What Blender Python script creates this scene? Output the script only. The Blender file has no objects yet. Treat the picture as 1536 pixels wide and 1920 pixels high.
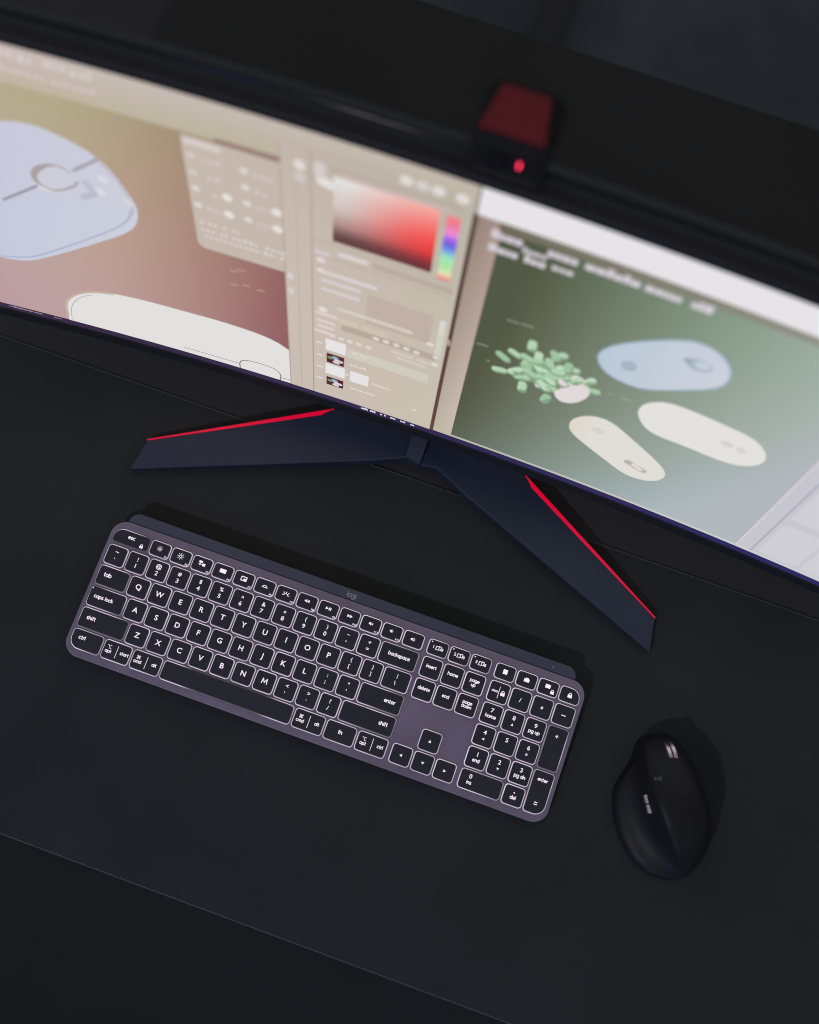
import bpy, bmesh, math, random
from math import sin, cos, pi, radians, sqrt, exp, hypot
from mathutils import Matrix, Vector

SC = bpy.context.scene
COL = SC.collection
MM = 0.001                                     # every length below is written in millimetres
random.seed(7)

# ------------------------------------------------------------------ camera, world, lamps, exposure
cam_data = bpy.data.cameras.new('camera')
cam = bpy.data.objects.new('camera', cam_data)
COL.objects.link(cam)
R = [[0.9424843, 0.3306009, 0.0492578], [0.3299238, -0.8964932, -0.2957198], [-0.0536059, 0.2949626, -0.9540039]]
CAM = (0.2478833, -0.1597756, 0.9918418)
cam.matrix_world = Matrix(((R[0][0], -R[1][0], -R[2][0], CAM[0]),
                           (R[0][1], -R[1][1], -R[2][1], CAM[1]),
                           (R[0][2], -R[1][2], -R[2][2], CAM[2]),
                           (0, 0, 0, 1)))
cam_data.sensor_fit = 'VERTICAL'
cam_data.sensor_height = 36
cam_data.sensor_width = 36
cam_data.lens = 41.25
cam_data.clip_start = 0.02
cam_data.clip_end = 50
cam_data.dof.use_dof = True
cam_data.dof.focus_distance = 0.984
cam_data.dof.aperture_fstop = 2.7
SC.camera = cam
SC.cycles.filter_width = 1.0

world = bpy.data.worlds.new('World')
SC.world = world
world.use_nodes = True
bg = world.node_tree.nodes['Background']
bg.inputs['Color'].default_value = (0.98, 0.99, 1.0, 1)
bg.inputs['Strength'].default_value = 0.174

def area_lamp(name, loc, target, size, power, color):
    d = bpy.data.lights.new(name, 'AREA')
    d.shape = 'DISK'
    d.size = size
    d.energy = power
    d.color = color
    o = bpy.data.objects.new(name, d)
    COL.objects.link(o)
    o.location = loc
    o.rotation_euler = (Vector(target) - Vector(loc)).to_track_quat('-Z', 'Y').to_euler()
    return o
area_lamp('room_lamp', (-0.28, -1.80, 1.84), (0.2, 0.1, 0.1), 0.12, 14.5, (0.93, 0.91, 1.0))
area_lamp('blue_lamp', (-0.27, -0.95, 0.62), (0.25, 0.0, 0.05), 0.09, 1.3, (0.14, 0.26, 1.0))
area_lamp('low_blue_lamp', (0.50, -0.85, 0.09), (0.45, 0.0, 0.0), 0.20, 0.6, (0.12, 0.32, 1.0))

SC.view_settings.view_transform = 'Standard'
SC.view_settings.look = 'None'
SC.view_settings.exposure = 0
SC.view_settings.gamma = 1
SC.view_settings.use_curve_mapping = False

# ------------------------------------------------------------------ helpers
def lin(c):
    return tuple(((x / 255) / 12.92 if x / 255 <= .04045 else ((x / 255 + .055) / 1.055) ** 2.4) for x in c)

def mat(name, color, rough=.5, spec=.5, metal=0, emit=None, strength=1, noise=0, nscale=200, bump=0, bscale=800, coat=0, attr=None):
    m = bpy.data.materials.new(name)
    m.use_nodes = True
    nt = m.node_tree
    b = nt.nodes['Principled BSDF']
    b.inputs['Base Color'].default_value = (*color, 1)
    b.inputs['Roughness'].default_value = rough
    b.inputs['Specular IOR Level'].default_value = spec
    b.inputs['Metallic'].default_value = metal
    b.inputs['Coat Weight'].default_value = coat
    if emit:
        b.inputs['Emission Color'].default_value = (*emit, 1)
        b.inputs['Emission Strength'].default_value = strength
    if attr:
        a = nt.nodes.new('ShaderNodeAttribute')
        a.attribute_name = attr
        nt.links.new(a.outputs['Color'], b.inputs['Emission Color'])
        b.inputs['Emission Strength'].default_value = strength
    if noise or bump:
        tc = nt.nodes.new('ShaderNodeTexCoord')
    if noise:
        n = nt.nodes.new('ShaderNodeTexNoise')
        n.inputs['Scale'].default_value = nscale
        n.inputs['Detail'].default_value = 6
        nt.links.new(tc.outputs['Object'], n.inputs['Vector'])
        r = nt.nodes.new('ShaderNodeMapRange')
        r.inputs['From Min'].default_value = .3
        r.inputs['From Max'].default_value = .7
        r.inputs['To Min'].default_value = 1 - noise
        r.inputs['To Max'].default_value = 1 + noise
        nt.links.new(n.outputs['Fac'], r.inputs['Value'])
        x = nt.nodes.new('ShaderNodeVectorMath')
        x.operation = 'SCALE'
        x.inputs[0].default_value = color
        nt.links.new(r.outputs['Result'], x.inputs['Scale'])
        nt.links.new(x.outputs['Vector'], b.inputs['Base Color'])
    if bump:
        n2 = nt.nodes.new('ShaderNodeTexNoise')
        n2.inputs['Scale'].default_value = bscale
        n2.inputs['Detail'].default_value = 3
        nt.links.new(tc.outputs['Object'], n2.inputs['Vector'])
        bp = nt.nodes.new('ShaderNodeBump')
        bp.inputs['Strength'].default_value = bump
        bp.inputs['Distance'].default_value = .0004
        nt.links.new(n2.outputs['Fac'], bp.inputs['Height'])
        nt.links.new(bp.outputs['Normal'], b.inputs['Normal'])
    return m

M = {
    'mat_cloth': mat('mat_cloth', (.0300, .0322, .0340), .92, .3, noise=.14, nscale=9, bump=.5, bscale=1600),
    'stitch': mat('stitch', (.095, .095, .10), .8, .3),
    'desk_top': mat('desk_top', (.040, .040, .043), .6, .3, noise=.12, nscale=5),
    'darkening_sheet': mat('darkening_sheet', (.029, .0295, .031), .9, .25, noise=.25, nscale=3),
    'floor': mat('floor', (.100, .106, .138), .9, .2, noise=.35, nscale=3),
    'plate': mat('plate', (.225, .178, .256), .42, .5, noise=.16, nscale=14, bump=.25, bscale=2600),
    'keycap': mat('keycap', (.029, .028, .043), .40, .45, noise=.10, nscale=60),
    'bar': mat('bar', (.066, .072, .110), .5, .5, noise=.08, nscale=40),
    'strip_dark': mat('strip_dark', (.058, .058, .062), .8, .3),
    'under': mat('under', (.02, .02, .022), .7, .3),
    'legend': mat('legend', (.3, .3, .3), .6, .2, emit=(.92, .80, .92), strength=.92),
    'glow': mat('glow', (.2, .2, .2), .6, .2, attr='glow'),
    'print_grey': mat('print_grey', (.42, .44, .50), .5, .4),
    'print_dim': mat('print_dim', (.13, .14, .15), .5, .4),
    'dot_light': mat('dot_light', (.3, .3, .3), .6, .2, emit=(.8, .72, .82), strength=.8),
    'housing': mat('housing', (.021, .022, .026), .42, .45, noise=.1, nscale=30),
    'housing_gloss': mat('housing_gloss', (.012, .014, .019), .13, .16),
    'bezel': mat('bezel', (.022, .022, .027), .6, .25),
    'stand': mat('stand', (.026, .036, .066), .42, .40, noise=.08, nscale=25, bump=.15, bscale=3000),
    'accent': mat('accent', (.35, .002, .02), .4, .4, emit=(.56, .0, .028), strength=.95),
    'screen': mat('screen', (.01, .01, .01), .35, .25, attr='Col'),
    'mouse_shell': mat('mouse_shell', (.015, .015, .0165), .48, .20, bump=.1, bscale=2500),
    'mouse_grip': mat('mouse_grip', (.017, .017, .020), .28, .45),
    'metal': mat('metal', (.82, .68, .74), .30, .5, metal=1),
    'cam_body': mat('cam_body', (.013, .013, .0135), .8, .2),
    'cam_red': mat('cam_red', (.185, .011, .019), .45, .4),
    'led': mat('led', (.3, .01, .03), .4, .3, emit=(1.0, .03, .10), strength=5),
}

def finish(name, bm, m, parent=None, smooth=False, loc=None):
    bm.normal_update()
    me = bpy.data.meshes.new(name)
    bm.to_mesh(me)
    bm.free()
    me.materials.append(m if not isinstance(m, str) else M[m])
    if smooth:
        for p in me.polygons:
            p.use_smooth = True
    o = bpy.data.objects.new(name, me)
    COL.objects.link(o)
    if parent:
        o.parent = parent
    if loc:
        o.location = [x * MM for x in loc]
    return o

def empty(name, loc=(0, 0, 0), rot=(0, 0, 0)):
    o = bpy.data.objects.new(name, None)
    o.empty_display_size = .02
    COL.objects.link(o)
    o.location = [x * MM for x in loc]
    o.rotation_euler = rot
    return o

def tag(o, label=None, cat=None, group=None, kind=None):
    if label: o['label'] = label
    if cat: o['category'] = cat
    if group: o['group'] = group
    if kind: o['kind'] = kind
    return o

def V(bm, p):
    return bm.verts.new((p[0] * MM, p[1] * MM, p[2] * MM))

def offset_poly(pts, d):
    """moves a counter-clockwise outline inwards by d"""
    n = len(pts)
    out = []
    for i in range(n):
        a, b, c = pts[i - 1], pts[i], pts[(i + 1) % n]
        e1 = Vector((b[0] - a[0], b[1] - a[1]))
        e2 = Vector((c[0] - b[0], c[1] - b[1]))
        if e1.length < 1e-6: e1 = e2
        if e2.length < 1e-6: e2 = e1
        e1.normalize(); e2.normalize()
        n1 = Vector((-e1.y, e1.x)); n2 = Vector((-e2.y, e2.x))
        k = n1 + n2
        if k.length < 1e-6: k = n1
        k.normalize()
        s = d / max(.35, k.dot(n1))
        out.append((b[0] + k.x * s, b[1] + k.y * s))
    return out

def rrect(x0, x1, y0, y1, r, seg=5):
    """counter-clockwise rounded rectangle; r = one radius or (bottom-left, bottom-right, top-right, top-left)"""
    if not isinstance(r, (tuple, list)): r = (r,) * 4
    cs = [(x0 + r[0], y0 + r[0], pi, r[0]), (x1 - r[1], y0 + r[1], 1.5 * pi, r[1]),
          (x1 - r[2], y1 - r[2], 0, r[2]), (x0 + r[3], y1 - r[3], .5 * pi, r[3])]
    pts = []
    for cx, cy, a0, rr in cs:
        sg = seg + (5 if rr > 5 else 0)
        for i in range(sg + 1):
            a = a0 + .5 * pi * i / sg
            pts.append((cx + rr * cos(a), cy + rr * sin(a)))
    return pts

def loft(bm, rings, cap0=True, cap1=True):
    vr = [[V(bm, p) for p in r] for r in rings]
    n = len(vr[0])
    for a, b in zip(vr, vr[1:]):
        for i in range(n):
            j = (i + 1) % n
            bm.faces.new((a[i], a[j], b[j], b[i]))
    if cap0: bm.faces.new(list(reversed(vr[0])))
    if cap1: bm.faces.new(vr[-1])
    return vr

def slab(bm, pts, z0, z1, bev=0):
    rings = [[(x, y, z0) for x, y in pts]]
    if bev:
        rings.append([(x, y, z1 - bev) for x, y in pts])
        q = offset_poly(pts, bev * .3)
        rings.append([(x, y, z1 - bev * .3) for x, y in q])
        q = offset_poly(pts, bev)
        rings.append([(x, y, z1) for x, y in q])
    else:
        rings.append([(x, y, z1) for x, y in pts])
    loft(bm, rings)

def box(bm, x0, x1, y0, y1, z0, z1, bev=0):
    slab(bm, [(x0, y0), (x1, y0), (x1, y1), (x0, y1)], z0, z1, bev)

def tube(bm, c, axis, r, length, seg=28, bev=.3):
    """closed cylinder centred on c"""
    ax = Vector(axis).normalized()
    u = ax.orthogonal().normalized(); w = ax.cross(u)
    rings = []
    for t, rr in ((-length / 2, r - bev), (-length / 2 + bev, r), (length / 2 - bev, r), (length / 2, r - bev)):
        rings.append([tuple(Vector(c) + ax * t + (u * cos(2 * pi * i / seg) + w * sin(2 * pi * i / seg)) * rr) for i in range(seg)])
    loft(bm, rings)

# ------------------------------------------------------------------ floor, desk, desk mat
bm = bmesh.new()
box(bm, -3000, 3500, -2500, 3500, -760, -740)
tag(finish('floor', bm, 'floor'), kind='structure')

bm = bmesh.new()
slab(bm, rrect(-1100, 1500, -1700, -60, 60), -739.5, -736, 1)  # made-up sheet, added to keep the floor in front of the desk dark
tag(finish('darkening_sheet', bm, 'darkening_sheet'), 'large black sheet added to darken the floor before the desk', 'dark sheet')

desk = empty('desk', (200, 400, -740))
tag(desk, 'plain black desk under the desk mat, keyboard and monitor', 'desk')
def on_desk(name, bm, m): 
    o = finish(name, bm, m, desk, loc=(-200, -400, 740)); return o
bm = bmesh.new(); box(bm, -700, 1100, -221.8, 670.5, -29, -2.0, .6); on_desk('desktop', bm, 'desk_top')
for lx in (-640, 1040):
    for ly in (-150, 620):
        bm = bmesh.new(); box(bm, lx - 25, lx + 25, ly - 25, ly + 25, -740, -29.2); on_desk('leg', bm, 'under')

bm = bmesh.new()
slab(bm, rrect(-330, 770, -222.5, 177.5, 5), -1.9, 0, .5)
dm = finish('desk_mat', bm, 'mat_cloth')
tag(dm, 'wide black cloth desk mat with a thin stitched edge lying under the keyboard and mouse', 'desk mat')
for yy in (-221.9, 176.9):                     # the overlock thread along the two long edges
    bm = bmesh.new()
    x = -326.0
    while x < 766:
        L = random.uniform(2.2, 3.6)
        h = random.uniform(.0, .3)
        a = random.uniform(-.12, .12)
        box(bm, x, x + L, yy - .42 + a, yy + .42 + a, -1.2, .06 + h, .05)
        x += L + .35
    finish('stitched_edge', bm, 'stitch', dm)

# ------------------------------------------------------------------ keyboard
P = 19.0
KT = radians(5)
kb = empty('keyboard', (0.2, -0.45, 15), (KT, 0, 0))
tag(kb, 'graphite keyboard with white backlit black keys and number pad, lying on the desk mat', 'keyboard')
bm = bmesh.new()
slab(bm, rrect(-2.15 * P, 20.22 * P, -3.75 * P, 2.64 * P, 13.5, 10), -2.2, 0, .45)
finish('top_plate', bm, 'plate', kb)
bm = bmesh.new()
ins = rrect(-2.15 * P + 2, 20.22 * P - 2, -3.75 * P + 2, 2.6 * P, 12, 8)
loft(bm, [[(x, y, -6.2 - max(0, (y + 60) * .05)) for x, y in ins], [(x, y, -2.25) for x, y in ins]])
finish('base_tray', bm, 'under', kb)
bm = bmesh.new()                               # battery bar along the back
bar = rrect(-1.60 * P, 19.60 * P, 1.9 * P, 3.16 * P, (2, 2, 9, 9), 8)
slab(bm, bar, -15.5, -2.3, 0)
bar2 = rrect(-1.60 * P, 19.60 * P, 2.645 * P, 3.16 * P, (.5, .5, 9, 9), 8)
slab(bm, bar2, -2.3, -.9, .8)
barO = finish('battery_bar', bm, 'bar', kb)

# lower-case lettering drawn from round strokes (x-height 1, stroke ends round)
def arc(cx, cy, rx, a0, a1, ry=None, n=10):
    ry = rx if ry is None else ry
    return [(cx + rx * cos(radians(a0 + (a1 - a0) * i / n)), cy + ry * sin(radians(a0 + (a1 - a0) * i / n))) for i in range(n + 1)]
BOWL = arc(.45, .5, .45, 0, 360, .5, 16)
GLY = {
    'a': (.9, [BOWL, [(.9, 1), (.9, 0)]]), 'b': (.9, [BOWL, [(0, 1.5), (0, 0)]]),
    'c': (.78, [arc(.45, .5, .45, 48, 312, .5)]), 'd': (.9, [BOWL, [(.9, 1.5), (.9, 0)]]),
    'e': (.88, [[(.02, .52), (.88, .52)] + arc(.45, .5, .44, 3, 312, .5)]),
    'f': (.48, [[(.2, 0), (.2, 1.15)] + arc(.48, 1.15, .28, 180, 90, .33, 5), [(0, .95), (.46, .95)]]),
    'g': (.9, [BOWL, [(.9, 1), (.9, -.1)] + arc(.47, -.1, .43, 0, -150, .38)]),
    'h': (.78, [[(0, 0), (0, 1.5)], [(0, .55)] + arc(.39, .58, .39, 180, 0, .42) + [(.78, 0)]]),
    'i': (.1, [[(.05, 0), (.05, 1)], [(.05, 1.42), (.05, 1.46)]]),
    'k': (.72, [[(0, 0), (0, 1.5)], [(.66, 1), (.05, .45)], [(.25, .62), (.72, 0)]]),
    'l': (.1, [[(.05, 0), (.05, 1.5)]]),
    'm': (1.3, [[(0, 0), (0, 1)], [(0, .6)] + arc(.325, .62, .325, 180, 0, .38) + [(.65, 0)], [(.65, .6)] + arc(.975, .62, .325, 180, 0, .38) + [(1.3, 0)]]),
    'n': (.76, [[(0, 0), (0, 1)], [(0, .55)] + arc(.38, .58, .38, 180, 0, .42) + [(.76, 0)]]),
    'o': (.94, [arc(.47, .5, .47, 0, 360, .5, 16)]), 'p': (.9, [BOWL, [(0, 1), (0, -.45)]]),
    'r': (.42, [[(0, 0), (0, 1)], [(0, .6)] + arc(.36, .62, .36, 180, 75, .38, 5)]),
    's': (.62, [arc(.31, .73, .29, 40, 270, .25) + arc(.31, .25, .29, 90, -140, .25)]),
    't': (.5, [[(.2, 1.38), (.2, .25)] + arc(.42, .25, .22, 180, 275, .25, 5), [(0, .97), (.46, .97)]]),
    'u': (.76, [[(0, 1), (0, .42)] + arc(.38, .42, .38, 180, 360, .42) + [(.76, 1)]]),
    'w': (1.2, [[(0, 1), (.32, 0), (.6, .95), (.88, 0), (1.2, 1)]]),
    ' ': (.35, []),
}
def ribbon(bm, pts, w, z, closed=False):
    for k, (a, b) in enumerate(zip(pts, pts[1:])):
        d = Vector((b[0] - a[0], b[1] - a[1]))
        if d.length < 1e-5: continue
        d.normalize(); nx, ny = -d.y * w / 2, d.x * w / 2
        ex, ey = d.x * w * .25, d.y * w * .25
        zz = z + .0015 * (k % 2)
        bm.faces.new([V(bm, q) for q in ((a[0] - nx - ex, a[1] - ny - ey, zz), (b[0] - nx + ex, b[1] - ny + ey, zz), (b[0] + nx + ex, b[1] + ny + ey, zz), (a[0] + nx - ex, a[1] + ny - ey, zz))])
def disc(bm, x, y, r, z, seg=12, ry=None):
    ry = r if ry is None else ry
    bm.faces.new([V(bm, (x + r * cos(2 * pi * i / seg), y + ry * sin(2 * pi * i / seg), z)) for i in range(seg)])
def fill(bm, pts, z):
    a = sum(p[0] * q[1] - q[0] * p[1] for p, q in zip(pts, pts[1:] + pts[:1]))
    if a < 0: pts = pts[::-1]
    bm.faces.new([V(bm, (x, y, z)) for x, y in pts])
def rect(bm, x0, x1, y0, y1, z): fill(bm, [(x0, y0), (x1, y0), (x1, y1), (x0, y1)], z)

def word(bm, s, x, y, xh, z, align=.5, wt=.30, tr=.30):
    """a word in lower case, x-height xh mm, its x-height band centred on y"""
    tot = sum(GLY[c][0] + tr for c in s) - tr
    cx = x - tot * xh * align
    for c in s:
        w, st = GLY[c]
        for k, line in enumerate(st):
            ribbon(bm, [(cx + px * xh, y + (py - .5) * xh) for px, py in line], wt * xh, z + .003 * k)
        cx += (w + tr) * xh

GL = {}
def glyphs(s):
    if s not in GL:
        cu = bpy.data.curves.new('lettering', 'FONT')
        cu.body = s
        cu.offset = .016
        cu.resolution_u = 4
        o = bpy.data.objects.new('lettering', cu)
        COL.objects.link(o)
        dg = bpy.context.evaluated_depsgraph_get()
        me = bpy.data.meshes.new_from_object(o.evaluated_get(dg))
        vs = [(v.co.x, v.co.y) for v in me.vertices]
        fs = [tuple(p.vertices) for p in me.polygons]
        GL[s] = (vs, fs)
        bpy.data.objects.remove(o); bpy.data.curves.remove(cu); bpy.data.meshes.remove(me)
    return GL[s]
def caps(bm, s, x, y, cap, z, sx=1.0, mid=None):
    """capitals, figures and signs: cap height in mm, centred on x; y is the middle of the cap height unless mid is set"""
    vs, fs = glyphs(s)
    k = cap / .682
    xs = [v[0] for v in vs]; ys = [v[1] for v in vs]
    mx = (min(xs) + max(xs)) / 2
    my = (min(ys) + max(ys)) / 2 if mid else .341
    nv = [V(bm, (x + (vx - mx) * k * sx, y + (vy - my) * k, z)) for vx, vy in vs]
    for f in fs:
        try: bm.faces.new([nv[i] for i in f])
        except ValueError: pass

def i_lock(bm, x, y, s, z):
    rect(bm, x - .5 * s, x + .5 * s, y - .55 * s, y + .15 * s, z)
    ribbon(bm, [(x - .3 * s, y + .1 * s)] + arc(x, y + .25 * s, .3 * s, 180, 0) + [(x + .3 * s, y + .1 * s)], .17 * s, z + .004)
def i_sun(bm, x, y, s, z, ray):
    ribbon(bm, arc(x, y, .34 * s, 0, 360, n=14), .15 * s, z)
    for k in range(8):
        a = k * pi / 4
        ribbon(bm, [(x + cos(a) * s * .58, y + sin(a) * s * .58), (x + cos(a) * s * ray, y + sin(a) * s * ray)], .15 * s, z + .004)
def i_tri(bm, x, y, s, z, d):
    p = {'l': [(-.55, 0), (.45, -.55), (.45, .55)], 'r': [(.55, 0), (-.45, .55), (-.45, -.55)],
         'u': [(0, .55), (-.55, -.45), (.55, -.45)], 'd': [(0, -.55), (.55, .45), (-.55, .45)]}[d]
    fill(bm, [(x + a * s, y + b * s) for a, b in p], z)
def i_spk(bm, x, y, s, z, waves):
    fill(bm, [(x - .9 * s, y - .3 * s), (x - .5 * s, y - .3 * s), (x, y - .75 * s), (x, y + .75 * s), (x - .5 * s, y + .3 * s), (x - .9 * s, y + .3 * s)], z)
    for k in range(waves):
        ribbon(bm, arc(x, y, (.4 + .38 * k) * s, -50, 50), .18 * s, z + .004)
    if waves == 0:
        ribbon(bm, [(x + .25 * s, y - .3 * s), (x + .85 * s, y + .3 * s)], .2 * s, z)
        ribbon(bm, [(x + .25 * s, y + .3 * s), (x + .85 * s, y - .3 * s)], .2 * s, z + .004)

def legend(bm, spec, w, h, z):
    """spec: list of marks; positions in mm from the key's centre"""
    for it in spec:
        k = it[0]
        if k == 'L': caps(bm, it[1], 0, .55, 4.3, z, 1.02) if it[1] != 'M' else ribbon(bm, [(-2.25, -1.6), (-1.75, 2.7), (0, -.6), (1.75, 2.7), (2.25, -1.6)], .72, z)
        elif k == 'D':                                   # sign above, figure below
            sign, fig = it[1], it[2]
            big = sign in '@%&#$!(){}|'
            hh = {'@': 3.5, '&': 3.4, '%': 3.3, '#': 3.4, '$': 3.2, '~': 3.6, '"': 3.2, '{': 2.9, '}': 2.9, '(': 3.1, ')': 3.1, '|': 2.8}.get(sign, 3.3)
            caps(bm, sign, .2, 3.2, hh, z, 1, True)
            if fig in "`-=[];',./\\": caps(bm, fig, -.1, -2.5, 3.3 if fig not in '[]' else 2.9, z, 1, True)
            else: caps(bm, fig, 0, -2.5, 3.5, z, 1.05)
        elif k == 'W': word(bm, it[1], it[2], it[3], it[4], z, it[5] if len(it) > 5 else .5)
        elif k == 'C': caps(bm, it[1], it[2], it[3], it[4], z, 1, True)
        elif k == 'N': caps(bm, it[1], it[2], it[3], it[4], z, 1.05)
        elif k == 'F': caps(bm, it[1], w / 2 - 2.9 - .35 * (len(it[1]) - 2), -h / 2 + 2.2, 1.55, z, 1.15)
        elif k == 'V': rect(bm, it[1] - .2, it[1] + .2, it[2], it[3], z)
        elif k == 'lock': i_lock(bm, it[1], it[2], it[3], z)
        elif k == 'sun': i_sun(bm, it[1], it[2], it[3], z, it[4])
        elif k == 'tri': i_tri(bm, it[1], it[2], it[3], z, it[4])
        elif k == 'spk': i_spk(bm, it[1], it[2], it[3], z, it[4])
        elif k == 'box': rect(bm, it[1], it[2], it[3], it[4], z)
        elif k == 'line': ribbon(bm, it[1], it[2], z)
        elif k == 'disc': disc(bm, it[1], it[2], it[3], z)

KTOP = 1.9
def add_key(name, u0, u1, v, spec, v1=None, fn=False, corner=None, dim=0.0, centre=None, bright=1.0):
    """a key over the cell u0..u1; v = row (its centre), v1 = last row of a tall key"""
    x0, x1 = u0 * P, u1 * P
    if fn: yc0, yc1 = 1.555 * P, 2.285 * P
    else:  yc0, yc1 = -((v if v1 is None else v1) + .5) * P, -(v - .5) * P
    if v == 3 or v1 == 3: yc0 += 1.0
    cx, cy = (x0 + x1) / 2, (yc0 + yc1) / 2
    w, h = x1 - x0, yc1 - yc0
    r = [2.3] * 4
    if corner is not None: r[corner] = 8.2 if not fn else 8.0
    g = 1.36
    if fn: g2 = .95
    else: g2 = 1.36
    outline = rrect(-w / 2 + g, w / 2 - g, -h / 2 + g2, h / 2 - g2, r)
    bm = bmesh.new()
    rings = [[(x, y, .35) for x, y in outline], [(x, y, KTOP - .35) for x, y in outline],
             [(x, y, KTOP - .1) for x, y in offset_poly(outline, .1)], [(x, y, KTOP) for x, y in offset_poly(outline, .4)]]
    loft(bm, rings)
    o = finish(name, bm, 'keycap', kb, loc=(cx, cy, 0))
    # light leaking out round the key from the lamp under its middle
    bm = bmesh.new()
    inner = offset_poly(outline, .35); outer = offset_poly(outline, -.74)
    n = len(outline)
    dense_in, dense_out = [], []
    for i in range(n):
        j = (i + 1) % n
        L = hypot(outer[j][0] - outer[i][0], outer[j][1] - outer[i][1])
        k = max(1, int(L / 2.5))
        for t in range(k):
            f = t / k
            dense_in.append((inner[i][0] + (inner[j][0] - inner[i][0]) * f, inner[i][1] + (inner[j][1] - inner[i][1]) * f))
            dense_out.append((outer[i][0] + (outer[j][0] - outer[i][0]) * f, outer[i][1] + (outer[j][1] - outer[i][1]) * f))
    lay = bm.verts.layers.float_color.new('glow')
    vin = [V(bm, (x, y, .10)) for x, y in dense_in]
    vout = [V(bm, (x, y, .10)) for x, y in dense_out]
    ph = random.uniform(0, 6.28)
    base = bright * random.uniform(.86, 1.08)
    spots = centre if centre else [(0, 0)]
    sig = 13.0
    for a, b in zip(vin, vout):
        x, y = b.co.x / MM, b.co.y / MM
        d = min(hypot(x - sx, y - sy) for sx, sy in spots)
        f = base * (1 - dim + dim * exp(-(max(0, d - 7) / 6.5) ** 2)) if dim else base
        ang = math.atan2(y, x)
        f *= 1 + .16 * sin(ang + 2.4) * -1 + .10 * sin(2 * ang + ph)
        c = (.60 * f, .51 * f, .63 * f, 1)
        a[lay] = c; b[lay] = c
    m = len(vin)
    for i in range(m):
        j = (i + 1) % m
        bm.faces.new((vin[j], vin[i], vout[i], vout[j]))
    finish('backlight', bm, 'glow', o)
    if spec:
        bm = bmesh.new()
        legend(bm, spec, w, h, KTOP + .02)
        finish('legend', bm, 'legend', o)
    return o

# row with the function keys
add_key('escape_key', -2.0, -.25, 0, [('W', 'esc', 0, .9, 2.0), ('lock', 10.2, -2.9, 3.0)], fn=True, corner=3, dim=.93, centre=[(-3, 12)])
FN = [
    [('sun', -.3, .6, 2.5, .92)], [('sun', -.3, .6, 2.9, 1.0)],
    [('box', -3, .2, 1.2, 3), ('line', [(-2.8, 0), (1.8, 0), (1.8, -.6)], .5), ('box', .6, 3, -1.2, 1.2), ('line', [(-1.5, 1), (-1.5, -1)], .6)],
    [('box', -2.8, 2.8, -.9, 2.5)],
    [('line', [(-2.3, 2.2), (2.3, 2.2), (2.3, -1.1), (-2.3, -1.1), (-2.3, 2.2)], .75), ('box', -.3, 2.2, -1, .7)],
    [('line', [(-2.3, -.4)] + arc(0, -.4, 2.0, 180, 0, 1.7, 8) + [(2.3, -.4), (-2.3, -.4)], .55)],
    [('line', [(-3, -.7), (-1.6, -.7)] + arc(0, -.7, 1.5, 180, 0, 1.4, 8) + [(3, -.7)], .55), ('line', [(0, 1.4), (0, 2.3)], .6), ('line', [(-1.7, .8), (-2.3, 1.6)], .6), ('line', [(1.7, .8), (2.3, 1.6)], .6)],
    [('tri', -1.4, .8, 2.4, 'l'), ('tri', .9, .8, 2.4, 'l')],
    [('tri', -1.3, .8, 2.4, 'r'), ('box', .3, 1.1, -.5, 2.1), ('box', 1.6, 2.4, -.5, 2.1)],
    [('tri', -1.0, .8, 2.4, 'r'), ('tri', 1.3, .8, 2.4, 'r')],
    [('spk', 0, .8, 2.1, 0)], [('spk', -.3, .8, 2.1, 1)], [('spk', -.5, .2, 2.1, 2)],
]
for i, sp in enumerate(FN):
    u = -.25 + i * 1.0025
    if i < 12: sp = sp + [('F', 'F%d' % (i + 1))]
    add_key('function_key', u, u + 1.0025, 0, sp, fn=True, bright=1.08)
# number row
for i, (a, b) in enumerate(zip('~!@#$%^&*()_+', "`1234567890-=")):
    add_key('number_key' if 0 < i < 11 else 'symbol_key', -2 + i, -1 + i, -1, [('D', a, b)], bright=1.03)
add_key('backspace_key', 11, 12.8, -1, [('W', 'backspace', .6, .3, 1.9)], dim=.55, centre=[(-8, -5)])
# letter rows
add_key('tab_key', -2, -.5, 0, [('W', 'tab', -4.5, .8, 2.15)], dim=.72, centre=[(-3, 9)])
for i, c in enumerate('QWERTYUIOP'): add_key('letter_key', i - .5, i + .5, 0, [('L', c)])
add_key('symbol_key', 9.5, 10.5, 0, [('D', '{', '[')]); add_key('symbol_key', 10.5, 11.5, 0, [('D', '}', ']')])
add_key('symbol_key', 11.5, 12.8, 0, [('D', '|', '\\')])
caps_key = add_key('caps_lock_key', -2, -.25, 1, [('W', 'caps lock', -2.6, .3, 1.95), ('disc', -14.4, 6.4, .5)], dim=.8, centre=[(-6, -11), (8, 10)])
for i, c in enumerate('ASDFGHJKL'): add_key('letter_key', i - .25, i + .75, 1, [('L', c)])
add_key('symbol_key', 8.75, 9.75, 1, [('D', ':', ';')]); add_key('symbol_key', 9.75, 10.75, 1, [('D', '"', "'")])
add_key('enter_key', 10.75, 12.8, 1, [('W', 'enter', 8.2, .2, 2.0)], dim=.7, centre=[(-5, 10), (-14, -4)])
add_key('shift_key', -2, .25, 2, [('W', 'shift', -10.5, .3, 2.0)], dim=.82, centre=[(-19, 8), (1, 12)])
for i, c in enumerate('ZXCVBNM'): add_key('letter_key', i + .25, i + 1.25, 2, [('L', c)])
for i, (a, b) in enumerate((('<', ','), ('>', '.'), ('?', '/'))): add_key('symbol_key', 7.25 + i, 8.25 + i, 2, [('D', a, b)])
add_key('shift_key', 10.25, 12.8, 2, [('W', 'shift', 14.0, .2, 2.0)], dim=.72, centre=[(-16, 3), (8, 11)])
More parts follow.
